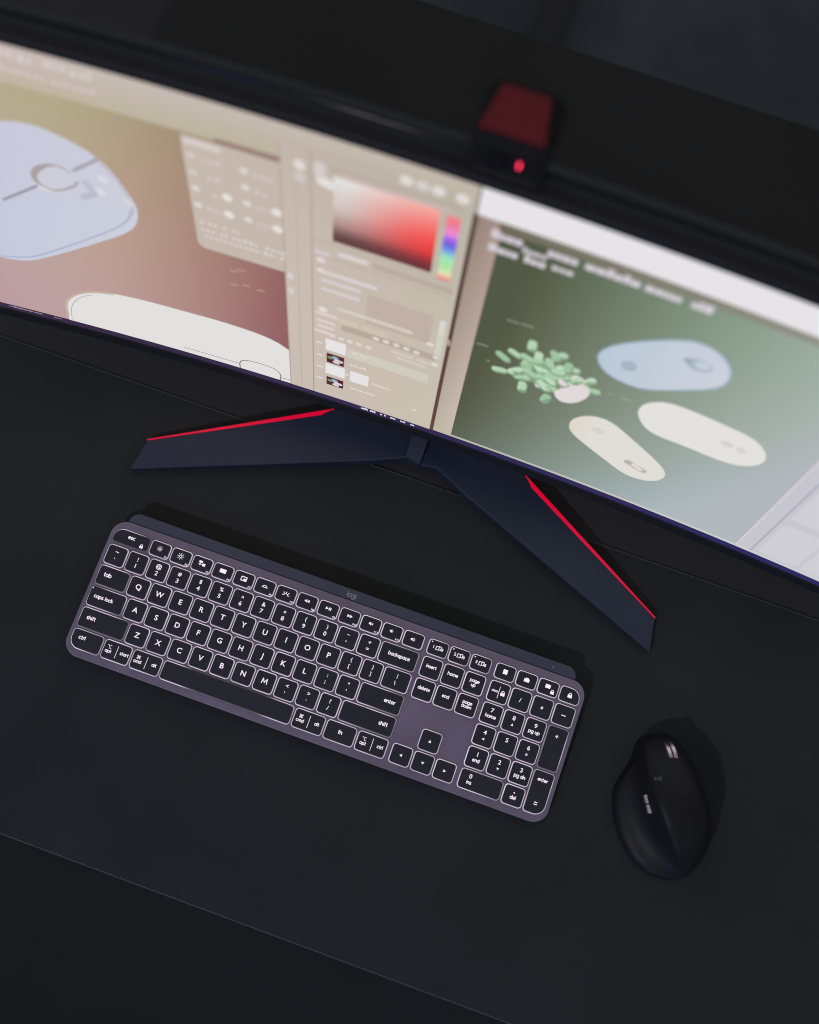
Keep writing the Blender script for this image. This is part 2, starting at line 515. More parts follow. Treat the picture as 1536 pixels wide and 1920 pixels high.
# bottom row
Y3 = .2
def pair(left, right, sign, w):
    q = w * .24
    s = [('V', .3, -5.2, 5.2), ('W', left, -q - .6, -1.4, 1.75), ('W', right, q + .9, .0 if sign else 0, 1.75)]
    s.append(('C', sign, -q - .6, 2.5, 2.7))
    return s
add_key('control_key', -2, -.5, 3, [('W', 'ctrl', -4.2, 1.4, 2.0)], corner=0, dim=.55, centre=[(-8, -5)])
add_key('option_key', -.5, .85, 3, pair('opt', 'start', '⌥', 25.7), dim=.2)
add_key('command_key', .85, 2.28, 3, pair('cmd', 'alt', '⌘', 27), dim=.3, centre=[(-4, -4)])
add_key('space_bar', 2.28, 8.43, 3, [], dim=.93, centre=[(-47, -10), (47, -10), (50, 11), (-52, 10)])
add_key('command_key', 8.43, 9.9, 3, pair('cmd', 'alt', '⌘', 27), dim=.35)
add_key('function_layer_key', 9.9, 11.35, 3, [('W', 'fn', 0, .4, 2.0)], dim=.15)
add_key('option_key', 11.35, 12.8, 3, pair('opt', 'ctrl', '⌥', 27), dim=.25)
# navigation block
NX = 12.93
for i in range(3):
    u = NX + i
    dev = [('N', str(i + 1), -3.9, .5, 2.5), ('line', [(-2.2, -1.2), (.7, -1.2)], .5), ('line', [(-1.6, -.6), (-1.6, 1.6), (1.0, 1.6)], .55),
           ('line', [(.8, 2.0), (2.6, 2.0), (2.6, -.8), (.8, -.8), (.8, 2.0)], .55), ('line', [(3.4, .8), (4.4, .8), (4.4, -1.0), (3.4, -1.0), (3.4, .8)], .5), ('disc', -6.2, 4.2, .55)]
    add_key('easy_switch_key', u, u + 1, 0, dev, fn=True, dim=.5, centre=[(-6, 0)])
for i, s in enumerate(('insert', 'home', None)):
    add_key('navigation_key', NX + i, NX + i + 1, -1, [('W', s, 0, .8, 1.8)] if s else [('W', 'page', 0, 2.1, 1.75), ('W', 'up', -.2, -1.6, 1.75)])
for i, s in enumerate(('delete', 'end', None)):
    add_key('navigation_key', NX + i, NX + i + 1, 0, [('W', s, 0, .8, 1.8)] if s else [('W', 'page', 0, 2.1, 1.75), ('W', 'down', 0, -1.3, 1.75)])
add_key('arrow_key', NX + 1, NX + 2, 2, [('tri', 0, 0, 2.2, 'u')], bright=.8)
for i, d in enumerate('ldr'): add_key('arrow_key', NX + i, NX + i + 1, 3, [('tri', 0, 0, 2.2, d)], bright=.88)
# number pad
QX = 16.07
def Q(i): return QX + i * 1.0
top4 = [[('box', -1.9, 1.9, -1.5, 2.5)],
        [('box', -2.3, 2.3, -1.6, 1.2), ('box', -1.2, 1.2, 1.2, 2.0)],
        [('box', -2.8, 1.6, -.4, 2.8), ('lock', 4.2, -2.4, 3.1)],
        [('lock', 0, .0, 3.6)]]
for i, sp in enumerate(top4):
    add_key('function_key', Q(i), Q(i + 1), 0, sp, fn=True, corner=2 if i == 3 else None, dim=.3 if i == 3 else 0, centre=[(0, 3)])
add_key('number_pad_key', Q(0), Q(1), -1, [('W', 'clear', -3.3, .3, 1.25), ('V', .1, -5, 5), ('lock', 3.6, 0, 3.6)])
add_key('number_pad_key', Q(1), Q(2), -1, [('C', '/', 0, 0, 3.4)])
add_key('number_pad_key', Q(2), Q(3), -1, [('C', '*', 0, 0, 3.6)])
add_key('number_pad_key', Q(3), Q(4), -1, [('box', -1.8, 1.8, -.35, .35)], dim=.25)
sub = {'7': 'home', '9': 'pg up', '1': 'end', '3': 'pg dn'}
tri = {'8': 'u', '4': 'l', '6': 'r', '2': 'd'}
for v, row in enumerate(('789', '456', '123')):
    for i, c in enumerate(row):
        s = [('N', c, 0, 3.2, 3.4)]
        if c in sub: s.append(('W', sub[c], 0, -2.2, 1.85))
        if c in tri: s.append(('tri', 0, -2.4, 2.0, tri[c]))
        add_key('number_pad_key', Q(i), Q(i + 1), v, s)
add_key('number_pad_key', Q(3), Q(4), 0, [('C', '+', 0, 10.3, 3.6)], v1=1, dim=.75, centre=[(9, 0)])
add_key('number_pad_key', Q(3), Q(4), 2, [('W', 'enter', 0, 10.2, 1.8), ('box', -1.4, 1.4, -10.2, -9.5), ('box', -1.4, 1.4, -8.5, -7.8)], v1=3, corner=1, dim=.5, centre=[(2, -14), (8, 0)])
add_key('number_pad_key', Q(0), Q(2), 3, [('N', '0', -9.3, 3.2, 3.4), ('W', 'ins', -9.3, -2.2, 1.85)], dim=.5, centre=[(-12, -4), (0, -9)])
add_key('number_pad_key', Q(2), Q(3), 3, [('disc', 0, 2.6, .6), ('W', 'del', 0, -1.6, 1.85)])
# ridges on F and J, lettering and switch mark on the battery bar
bm = bmesh.new()
for u in (3.25, 6.25): box(bm, u * P - 2, u * P + 2, -P - 5.6, -P - 4.9, KTOP + .005, KTOP + .28, .1)
finish('homing_ridge', bm, 'bar', kb)
bm = bmesh.new()
word(bm, 'logi', 9.02 * P, 2.87 * P, 2.9, -.9 + .03, .5, .17, .22)
finish('logo', bm, 'print_grey', barO)
bm = bmesh.new()
word(bm, 'on', 18.5 * P, 2.86 * P, .9, -.9 + .03, .5, .25)
finish('switch_mark', bm, 'print_grey', barO)

# ------------------------------------------------------------------ monitor
RAD = 3800.0
MX, MY, MZ, TILT = 188.0, 197.8, 74.2, .0642
def scr(s, d, h):
    """point on the curved panel: s along the arc, d behind the glass, h up the glass"""
    a = s / RAD
    lx = (RAD + d) * sin(a)
    back = (RAD + d) * cos(a) - RAD
    return (MX + lx, MY + back * cos(TILT) + h * sin(TILT), MZ - back * sin(TILT) + h * cos(TILT))
mon = empty('monitor', (MX, 260, 0))
tag(mon, 'black curved ultrawide monitor with a lit screen and red edged V stand', 'monitor')
def mpart(name, bm, m, parent=None, smooth=False):
    o = finish(name, bm, m, parent or mon, smooth)
    if parent is None: o.location = (-MX * MM, -260 * MM, 0)
    return o
def sweep(bm, prof, s0, s1, n):
    rings = [[scr(s0 + (s1 - s0) * i / n, d, h) for d, h in prof] for i in range(n + 1)]
    loft(bm, rings)
    bmesh.ops.recalc_face_normals(bm, faces=bm.faces[:])
SB, ST, SW = -5.0, 335.0, 400.0
bm = bmesh.new()
sweep(bm, [(-.6, -19), (-1.2, -18), (-1.2, -6), (-.6, SB), (9, SB), (9, -19)], -SW - 6, SW + 6, 48)
mpart('bottom_bezel', bm, 'bezel')
bm = bmesh.new()
sweep(bm, [(-.4, ST), (-.9, ST + .6), (-.9, ST + 6), (.4, ST + 7.2), (9, ST + 7.2), (9, ST)], -SW - 6, SW + 6, 48)
for s in (-SW - 6, SW):
    sweep(bm, [(-.9, SB), (-.9, ST), (9, ST), (9, SB)], s, s + 6, 1)
mpart('bezel', bm, 'bezel')
bm = bmesh.new()
sweep(bm, [(9.2, -18), (9.2, ST + 6.8), (12.6, ST + 7.2), (15.5, ST + 7.2), (19.5, ST + 6.4), (34, ST - 4), (62, ST - 60), (70, 190), (64, 90), (34, 4), (16, -18)], -SW - 7, SW + 7, 48)
mpart('back_shell', bm, 'housing')
bm = bmesh.new()
sweep(bm, [(14.6, ST + 7.0), (14.8, ST + 7.9), (15.3, ST + 8.6), (16.1, ST + 9.0), (17.0, ST + 8.9), (17.8, ST + 8.2), (18.2, ST + 6.4)], -SW - 5, SW + 5, 64)
mpart('streak_ridge', bm, 'housing_gloss', smooth=True)  # ridge added so its rounded edge catches the blue lamp as a streak

# the picture on the screen, laid out in millimetres on the glass
class Screen:
    def __init__(self):
        self.bm = bmesh.new(); self.lay = self.bm.verts.layers.float_color.new('Col'); self.n = 0
    def poly(self, c, pts, L):
        n = len(pts)
        if sum(p[0] * q[1] - q[0] * p[1] for p, q in zip(pts, pts[1:] + pts[:1])) < 0: pts = pts[::-1]
        tmp = bmesh.new()
        tmp.faces.new([tmp.verts.new((x, y, 0)) for x, y in pts])
        bmesh.ops.triangulate(tmp, faces=tmp.faces[:])
        lo = min(p[0] for p in pts); hi = max(p[0] for p in pts)
        k = math.ceil((lo + .01) / 25) * 25
        while k < hi - .01:
            bmesh.ops.bisect_plane(tmp, geom=tmp.verts[:] + tmp.edges[:] + tmp.faces[:], plane_co=(k, 0, 0), plane_no=(1, 0, 0))
            k += 25
        self.take(tmp, (lambda x, y: c) if not callable(c) else c, L)
    def take(self, tmp, cf, L):
        m = {}
        for v in tmp.verts:
            q = self.bm.verts.new([t * MM for t in scr(v.co.x, -.06 * L, v.co.y)])
            q[self.lay] = (*lin(cf(v.co.x, v.co.y)), 1)
            m[v] = q
        for f in tmp.faces: self.bm.faces.new([m[v] for v in f.verts])
        tmp.free()
    def rect(self, c, x0, x1, y0, y1, L): self.poly(c, [(x0, y0), (x1, y0), (x1, y1), (x0, y1)], L)
    def grid(self, cf, x0, x1, y0, y1, L, step=9):
        tmp = bmesh.new()
        nx = max(1, int((x1 - x0) / step)); ny = max(1, int((y1 - y0) / step))
        g = [[tmp.verts.new((x0 + (x1 - x0) * i / nx, y0 + (y1 - y0) * j / ny, 0)) for j in range(ny + 1)] for i in range(nx + 1)]
        for i in range(nx):
            for j in range(ny): tmp.faces.new((g[i][j], g[i + 1][j], g[i + 1][j + 1], g[i][j + 1]))
        self.take(tmp, cf, L)
    def cap(self, c, a, b, w, L):
        d = Vector((b[0] - a[0], b[1] - a[1]))
        an = math.atan2(d.y, d.x) if d.length > 1e-6 else 0
        pts = [(b[0] + w / 2 * cos(an - pi / 2 + pi * i / 6), b[1] + w / 2 * sin(an - pi / 2 + pi * i / 6)) for i in range(7)]
        pts += [(a[0] + w / 2 * cos(an + pi / 2 + pi * i / 6), a[1] + w / 2 * sin(an + pi / 2 + pi * i / 6)) for i in range(7)]
        self.poly(c, pts, L)
    def path(self, c, pts, w, L):
        for k, (a, b) in enumerate(zip(pts, pts[1:])): self.cap(c, a, b, w, L + .08 * (k % 2))
    def dot(self, c, p, r, L, ry=None):
        ry = ry or r
        self.poly(c, [(p[0] + r * cos(pi * i / 8), p[1] + ry * sin(pi * i / 8)) for i in range(16)], L)
    def text(self, c, x, y, width, hgt, L, gap=.28):
        """a line of small illegible characters"""
        e = x
        while e < x + width:
            w = hgt * random.uniform(.35, .75)
            if random.random() < .16: e += hgt * .5; continue
            self.rect(c, e, e + w, y, y + hgt * random.choice((.72, .72, 1.0)), L)
            e += w + hgt * gap
def idw(samples):
    """smooth colour field through the samples (quadratic, linear or flat least-squares fit)"""
    n = len(samples)
    deg = 6 if n >= 9 else 3 if n >= 3 else 1
    xm = sum(q[0] for q in samples) / n; ym = sum(q[1] for q in samples) / n
    def bas(x, y):
        u, v = (x - xm) / 120, (y - ym) / 120
        return [1, u, v, u * u, u * v, v * v][:deg]
    A = [[0.0] * (deg + 3) for _ in range(deg)]
    for x, y, c in samples:
        b = bas(x, y)
        for p in range(deg):
            for q in range(deg): A[p][q] += b[p] * b[q]
            for k in range(3): A[p][deg + k] += b[p] * c[k]
    for p in range(deg): A[p][p] += 1e-3
    for p in range(deg):
        m = max(range(p, deg), key=lambda t: abs(A[t][p])); A[p], A[m] = A[m], A[p]
        for t in range(deg):
            if t != p:
                f = A[t][p] / A[p][p]
                A[t] = [a - f * b for a, b in zip(A[t], A[p])]
    co = [[A[p][deg + k] / A[p][p] for p in range(deg)] for k in range(3)]
    lo = [min(q[2][k] for q in samples) for k in range(3)]; hi = [max(q[2][k] for q in samples) for k in range(3)]
    def f(x, y):
        b = bas(x, y)
        return tuple(min(hi[k], max(lo[k], sum(a * t for a, t in zip(co[k], b)))) for k in range(3))
    return f
def smooth(pts, n=2):
    for _ in range(n):                          # corner cutting
        q = []
        for a, b in zip(pts, pts[1:] + pts[:1]):
            q += [(a[0] * .75 + b[0] * .25, a[1] * .75 + b[1] * .25), (a[0] * .25 + b[0] * .75, a[1] * .25 + b[1] * .75)]
        pts = q
    return pts

BLUE_TOP = [(-312.4, 258.7), (-298.2, 263.1), (-285.2, 263.4), (-269.4, 258.2), (-252.6, 250.3), (-240.7, 235.1), (-233.1, 215.1), (-229.0, 201.5), (-229.8, 189.8), (-233.6, 176.4), (-244.6, 161.6), (-269.3, 139.1), (-296.9, 114.8), (-321.7, 94.2), (-336.7, 83.9), (-360.3, 78.5)]
BLUE_WHEEL = [(-304.2, 208.8), (-299.2, 218.2), (-285.6, 226.8), (-275.1, 224.8), (-269.0, 214.8), (-269.4, 209.2), (-275.8, 202.2), (-289.0, 192.8), (-298.9, 195.8), (-304.2, 200.2)]
BLUE_WHEEL_IN = [(-297.4, 208.4), (-285.1, 222.8), (-276.1, 220.3), (-271.5, 212.6), (-286.5, 197.6), (-295.5, 198.3)]
BLUE_LN = [(-334.3, 165.4), (-302.8, 194.2), (-269.7, 225.0), (-249.7, 244.6)]
BLUE_SEAM = [(-359.5, 81.6), (-333.6, 90.3), (-314.4, 105.6), (-278.4, 138.7), (-246.1, 170.6), (-236.4, 185.6), (-235.3, 194.1)]
WHITE_LOW = [(-318.4, 26.8), (-311.7, 41.5), (-300.3, 54.5), (-286.3, 63.5), (-269.8, 68.5), (-241.7, 71.7), (-207.0, 72.4), (-172.4, 73.7), (-138.1, 70.5), (-121.7, 60.0), (-121.5, 1.7), (-215.9, -7.0), (-315.9, 4.2), (-319.6, 12.7)]
WL_CAP = [(-167.7, 3.0), (-168.0, 12.1), (-163.9, 19.0), (-152.8, 21.3), (-138.3, 21.2), (-132.2, 15.8), (-131.5, 6.8), (-133.6, -0.3)]
WL_IN = [(-314.9, 4.7), (-315.5, 14.7), (-309.7, 34.4), (-299.6, 49.0), (-289.4, 56.3)]
BLUE_R = [(102.8, 199.2), (102.9, 209.8), (110.1, 223.4), (127.7, 240.9), (148.1, 256.6), (160.3, 259.7), (173.4, 254.9), (183.4, 242.6), (186.1, 227.4), (180.4, 213.8), (158.2, 194.9), (140.4, 181.9), (124.3, 180.8), (110.2, 186.7)]
WH_BIG = [(145.3, 146.4), (144.2, 157.6), (147.9, 167.8), (158.1, 176.9), (172.1, 178.7), (199.9, 176.6), (222.5, 174.3), (235.1, 164.8), (240.6, 152.6), (238.5, 140.7), (229.1, 130.1), (213.2, 126.3), (187.8, 127.6), (164.9, 127.0), (153.8, 132.5)]
WH_SM = [(104.5, 91.0), (104.2, 104.0), (111.4, 116.4), (121.6, 122.6), (133.5, 121.7), (152.8, 107.4), (175.2, 90.6), (186.2, 79.0), (188.6, 68.8), (184.6, 57.3), (174.3, 49.8), (159.9, 48.9), (145.1, 57.8), (123.2, 72.2), (109.9, 81.8)]
LEAF = [(38.1, 160.6), (46.0, 169.7), (38.6, 138.3), (50.3, 142.8), (54.9, 138.4), (58.3, 188.9), (64.9, 177.5), (55.4, 169.0), (65.9, 161.7), (74.2, 185.9), (81.2, 187.2), (72.1, 158.6), (80.6, 153.4), (61.3, 123.1), (71.3, 142.6), (78.3, 135.9), (88.7, 159.5), (93.1, 174.0), (106.2, 168.8), (112.0, 155.8), (102.7, 146.7), (85.6, 137.5), (79.6, 118.6), (82.8, 170.2), (60.5, 150.2), (72.9, 174.1), (87.0, 176.9)]
POT = [(86.3, 134.0), (90.6, 168.4), (99.9, 167.8), (106.9, 157.7), (107.1, 144.1), (100.5, 130.7), (90.1, 124.7)]
PALD = [(-185.1, 290.9), (-162.9, 293.1), (-182.2, 277.2), (-182.4, 244.2), (-181.7, 225.4), (-147.0, 277.4), (-146.4, 244.2), (-146.2, 225.9), (-160.5, 243.9), (-160.6, 224.5), (-126.5, 244.3), (-125.8, 224.9), (-182.9, 207.1), (-156.2, 209.8), (-182.6, 195.8), (-126.0, 200.7)]
B8D = [(-109.8, 301.6), (-110.0, 289.4), (-97.5, 305.6), (-92.6, 288.9), (-43.0, 318.1), (-32.9, 317.8), (-23.0, 319.2), (-8.2, 318.4), (-96.3, 204.6), (-82.6, 218.1), (-65.0, 218.7), (-96.3, 191.4), (-57.5, 190.8), (-94.4, 180.4), (-69.5, 179.8), (-94.4, 168.9), (-69.6, 168.0), (-94.8, 140.2), (-98.7, 133.5), (-86.1, 131.9), (-97.8, 123.1), (-87.9, 123.4), (-99.8, 106.9), (-82.4, 148.4), (-27.8, 146.9), (-119.1, 171.7), (-119.2, 151.6), (-80.2, 131.8), (-70.5, 132.2), (-63.8, 136.2), (-42.4, 134.8), (-5.9, 175.9), (-5.6, 158.5)]
B4D = [(-97.6, 89.1), (-97.6, 68.9), (-97.7, 49.7), (-97.7, 29.6), (-87.2, 106.1), (-80.1, 104.9), (-73.0, 105.3), (-65.9, 104.9), (-58.3, 104.8), (-52.9, 121.9), (-44.7, 122.4), (-36.9, 122.6), (-28.7, 122.3), (-21.3, 121.6), (-12.4, 140.2), (-6.0, 123.8), (-71.3, 88.2), (-59.4, 90.0), (-72.5, 69.5), (-59.5, 68.4), (-52.5, 48.0), (-39.4, 49.7), (-72.4, 28.7), (-50.9, 30.4), (-39.5, 111.2), (-24.7, 112.8), (-34.0, 103.3), (-24.1, 105.0), (-19.6, 111.3), (-12.3, 112.1), (0.5, 154.8), (1.4, 146.2), (-15.6, 27.8), (-74.3, 49.7)]

def soften(pts, n=2):                           # the same for an open line
    for _ in range(n):
        q = [pts[0]]
        for a, b in zip(pts, pts[1:]):
            q += [(a[0] * .75 + b[0] * .25, a[1] * .75 + b[1] * .25), (a[0] * .25 + b[0] * .75, a[1] * .25 + b[1] * .75)]
        pts = q + [pts[-1]]
    return pts
S = Screen()
BEIGE = (199, 185, 173)
S.rect((16, 13, 22), -SW, SW, SB, ST, 0)
# left window: picture editor
canvas = idw([(-400, 300, (171, 164, 140)), (-296, 292, (176, 170, 138)), (-253, 291, (172, 163, 130)), (-196, 296, (168, 152, 124)), (-211, 231, (177, 146, 130)),
              (-256, 129, (188, 161, 149)), (-314, 74, (187, 160, 160)), (-361, 38, (187, 154, 161)), (-211, 124, (178, 143, 135)), (-156, 152, (158, 115, 112)),
              (-132, 111, (148, 104, 102)), (-135, 80, (146, 98, 97)), (-188, 198, (170, 133, 124)), (-240, 60, (186, 150, 145)), (-400, 60, (185, 155, 160)), (-320, 200, (182, 166, 142))])
S.grid(canvas, -SW, -122.6, 2.2, 301, 1)
S.grid(idw([(-400, 330, (203, 188, 188)), (-300, 332, (203, 188, 186)), (-220, 325, (199, 188, 175)), (-100, 325, (194, 184, 170)), (0, 325, (186, 178, 160)), (-300, 305, (184, 178, 150)), (-150, 300, (196, 182, 170))]), -SW, 1, 299, ST, 2)
for k, x in enumerate(range(-396, -245, 16)):
    S.text((218, 205, 206), x, 322 if k % 2 else 324, 12, 6.5, 3)
S.text((210, 196, 196), -300, 310, 60, 5, 3)
S.poly(smooth(BLUE_TOP + [(-388, 88), (-398, 130), (-396, 180), (-382, 222), (-350, 247)], 2) and (lambda x, y: (200 + (x + 300) * .05, 203 + (x + 300) * .05 - (y - 170) * .02, 219)), smooth(BLUE_TOP + [(-388, 88), (-398, 130), (-396, 180), (-382, 222), (-350, 247)], 2), 3)
S.path((176, 178, 206), soften(BLUE_SEAM), 1.6, 4)
S.path((176, 170, 184), [(-234, 190), (-232, 203), (-238, 225), (-252, 248)], 1.0, 4)
S.path((160, 152, 166), BLUE_LN[:2], 2.6, 5); S.path((164, 156, 170), BLUE_LN[2:], 2.6, 5)
S.poly((170, 160, 160), smooth(BLUE_WHEEL, 1), 6)
S.poly((205, 205, 218), smooth([(-285.5 + (x + 285.5) * 1.28, 210 + (y - 210) * 1.18) for x, y in BLUE_WHEEL_IN], 1), 7)
S.path((189, 188, 203), [(-263, 214), (-259, 204), (-268, 196)], 6, 5)
for p in ((-249, 224), (-254, 208)): S.dot((216, 217, 225), p, 4, 5)
S.cap((220, 216, 214), (-236, 208), (-233, 203), 3.5, 5); S.cap((218, 214, 212), (-301, 193), (-293, 192), 3, 7)
S.poly((226, 224, 222), soften([(-319, 2.3)] + WHITE_LOW[:9] + [(-122.8, 60)]) + [(-122.8, 60), (-122.8, 2.3), (-319, 2.3)], 4)
S.path((196, 178, 158), soften([(-318.5, 10), (-317, 28), (-311, 42), (-300, 54), (-287, 62.5), (-270, 67.5)]), 2.2, 5)
S.path((190, 180, 172), soften(WL_IN), .8, 5)
S.path((128, 118, 124), [(-216.8, 9.8), (-168.1, 10.2)], .8, 5)
S.path((128, 118, 124), soften(WL_CAP[:-1] + [(-132.5, 2.8)]), 1.0, 5); S.path((128, 118, 124), [(-131.5, 6.8), (-122.9, 8.9)], .8, 5)
for p in ((-163, 154), (-157, 158), (-164, 135), (-154, 139), (-143, 138)): S.cap((190, 150, 146), (p[0] - 2.5, p[1]), (p[0] + 2.5, p[1] + 1), 1.6, 3)
# floating palette and docked panels
S.grid(idw([(-190, 290, (203, 189, 181)), (-125, 290, (192, 178, 167)), (-180, 180, (202, 190, 178)), (-125, 180, (199, 188, 176)), (-120, 20, (203, 190, 180)), (-60, 150, (199, 186, 174)), (-60, 10, (200, 189, 175)), (0, 10, (200, 192, 176)), (0, 150, (200, 190, 176)), (0, 330, (180, 176, 160)), (-60, 330, (192, 182, 170)), (-110, 250, (198, 184, 172))]), -122.6, 0, -1.5, 322, 5, 12)
S.poly(lambda x, y: (198 + (x + 187) * -.05, 184 + (x + 187) * -.03, 173), rrect(-187, -122.0, 174.5, 297, (7, 2, 2, 2)), 6)
S.cap((148, 122, 113), (-163, 300), (-124, 300.5), 4.0, 6.5)
S.cap((216, 206, 202), (-183, 291.5), (-163, 291.5), 5.5, 7)
for x in (-182, -147):
    for k, y in enumerate((278, 261, 244, 226)):
        S.dot((222, 214, 210) if k > 1 or x == -147 else (212, 201, 196), (x, y), 3.0, 7)
        S.text((208, 195, 191), x + 6, y - 4, 13, 5.5, 7); 
for x in (-160.5, -126.5):
    for y in (244, 225): S.dot((228, 222, 216), (x, y), 3.6, 7, 4.2)
S.text((216, 206, 200), -183, 205, 29, 4.5, 7); S.text((216, 207, 202), -183, 196, 58, 4.5, 7); S.text((214, 206, 200), -181, 189, 56, 4.2, 7)
for x, c in ((-122.6, (178, 162, 152)), (-102.6, (172, 157, 146)), (-113, (190, 176, 166))): S.rect(c, x - .5, x + .5, -1, 318, 6.2)
S.rect((188, 174, 164), -102, -1, 225.5, 227.5, 6.2)
for y, t in ((301, 226), (289, 208), (172, 214), (152, 214)): S.dot((t, t - 10, t - 14), (-110 if y > 200 else -119, y), 4 if y > 200 else 2.4, 7, 5)
S.rect((182, 168, 156), -90, -8, 305, 309, 6.2)
S.cap((212, 202, 198), (-97, 306), (-97, 298), 8, 7); S.cap((226, 222, 220), (-95, 292), (-90, 290), 9, 7)
for x, w in ((-83, 22), (-55, 22), (-30, 17)): S.cap((196, 180, 174), (x, 303.5), (x + w, 303.5), 5, 7)
for x, t in ((-43, 224), (-33, 212), (-23, 224), (-8, 226)): S.dot((t, t - 6, t - 10), (x, 318), 4.4, 7)
def pick(x, y):
    a = min(1, max(0, (x + 88) / 68)); b = min(1, max(0, (y - 231) / 69.5))
    L0 = [(0, (92, 58, 60)), (.12, (104, 70, 70)), (.3, (172, 142, 138)), (.55, (208, 194, 189)), (1, (226, 228, 226))]
    L1 = [(0, (96, 46, 50)), (.15, (134, 48, 54)), (.32, (226, 58, 60)), (.55, (244, 84, 80)), (1, (244, 172, 164))]
    def at(L):
        for (p, c), (q, d) in zip(L, L[1:]):
            if b <= q: return [c[k] + (d[k] - c[k]) * (b - p) / (q - p) for k in range(3)]
        return L[-1][1]
    u, w = at(L0), at(L1); e = a * a * (3 - 2 * a)
    return tuple(u[k] + (w[k] - u[k]) * e for k in range(3))
S.grid(pick, -88, -20, 231.5, 300.5, 7, 4)
HUE = [(0, (240, 130, 128)), (.12, (238, 120, 150)), (.26, (236, 140, 220)), (.36, (140, 90, 226)), (.46, (100, 110, 226)), (.55, (130, 190, 226)), (.64, (160, 230, 180)), (.78, (170, 226, 160)), (.88, (220, 230, 180)), (.94, (240, 190, 160)), (1, (240, 110, 116))]
def hue(x, y):
    t = min(1, max(0, (298 - y) / 70))
    for (a, ca), (b, cb) in zip(HUE, HUE[1:]):
        if t <= b: return tuple(ca[k] + (cb[k] - ca[k]) * (t - a) / (b - a) for k in range(3))
    return HUE[-1][1]
S.grid(hue, -15.5, -6.5, 228, 298.5, 7, 3)
S.rect((186, 172, 160), -103, -3, 209, 210.5, 6.2); S.rect((184, 170, 158), -60, -3, 214, 221, 6.2)
for k, (x0, x1, y, t) in enumerate(((-82, -65, 218, 218), (-93, -57, 190.5, 216), (-94, -69, 180, 212), (-94, -69, 168.5, 212), (-99, -92, 213, 208))):
    S.cap((t, t - 10, t - 10), (x0, y), (x1, y), 5.0, 7)
for y in (204.6, 191.4): S.dot((222, 212, 210), (-96.3, y), 3.2, 7)
S.rect((191, 175, 165), -62, -13, 140, 180, 6.2)
S.dot((224, 218, 212), (-94.8, 140), 3.6, 7)
for x, y, w in ((-98.7, 133.5, 13), (-97.8, 123, 11), (-97.5, 115, 10), (-99.8, 107, 9)): S.cap((218, 206, 202), (x, y), (x + w, y), 4.6, 7)
S.cap((213, 205, 193), (-82, 147.5), (-28, 147.5), 4.6, 7)
for x0, x1 in ((-83, -68), (-64, -44)): S.rect((206, 194, 180), x0, x1, 128, 135, 7)
S.rect((184, 168, 156), -80, -6, 118, 127, 6.2)
for (x, y) in ((-87, 106), (-80, 105), (-73, 105), (-66, 105), (-58, 105)): S.dot((222, 212, 206), (x, y), 2.5, 8)
for (x, y) in ((-53, 122), (-45, 122.4), (-37, 122.6), (-29, 122.3), (-21, 121.6), (-6, 124)): S.dot((222, 212, 208), (x, y), 2.6, 7)
S.dot((222, 216, 206), (-12, 140), 3, 7); S.dot((222, 214, 210), (-6, 113), 2.8, 7)
for y in (89, 69, 50, 30): S.cap((224, 214, 208), (-99, y), (-96, y), 2.6, 7)
for (x, y, w) in ((-39.5, 111, 15), (-34, 104, 11), (-19, 111, 8), (-20, 104, 7)): S.cap((212, 202, 196), (x, y), (x + w, y), 3.6, 7)
S.rect((207, 202, 190), -75, -9, 79.5, 93.5, 6.4)
for (x, y, w) in ((-71, 89, 12), (-72.5, 69, 14), (-52.5, 48.6, 14), (-72.4, 29.3, 22)): S.text((226, 218, 206), x, y - 1.6, w, 3.2, 7)
for y0, y1, kind in ((81, 98.5, 0), (61.2, 76.3, 1), (42, 58.6, 0), (22.8, 36.6, 1)):
    if kind:
        S.rect((86, 34, 46), -91.4, -77.0, y0, y1, 7)
        m = (y0 + y1) / 2
        S.dot((110, 150, 100), (-88.5, m + 1), 2.2, 7.2); S.dot((150, 175, 205), (-84.5, m + 2.6), 3.0, 7.2, 2.4)
        S.cap((226, 214, 220), (-83.5, m - .6), (-79.5, m - 1), 3.6, 7.4); S.cap((228, 216, 222), (-85, m - 4), (-82, m - 4.6), 3.0, 7.4)
    else: S.rect((230, 228, 228), -92.4, -76.0, y0, y1, 7)
S.rect((228, 226, 228), -71.6, -56.0, 41, 58.5, 7); S.dot((222, 214, 206), (-74.3, 49.7), 1.6, 7)
S.rect((208, 206, 194), -8, -3, 128, 178, 6.4); S.cap((214, 212, 204), (-5.8, 160), (-5.6, 176), 4, 7)
S.cap((224, 214, 206), (-16.5, 27.8), (-14.8, 27.8), 2.6, 7)
# gap between the two windows
S.grid(lambda x, y: (74 + 26 * (1 - y / 340), 54 + 16 * (1 - y / 340), 54 + 10 * (1 - y / 340)), 0, 3.0, -1, 309, 8, 6)
S.cap((176, 160, 152), (1, 155), (1.6, 148), 2.0, 9)
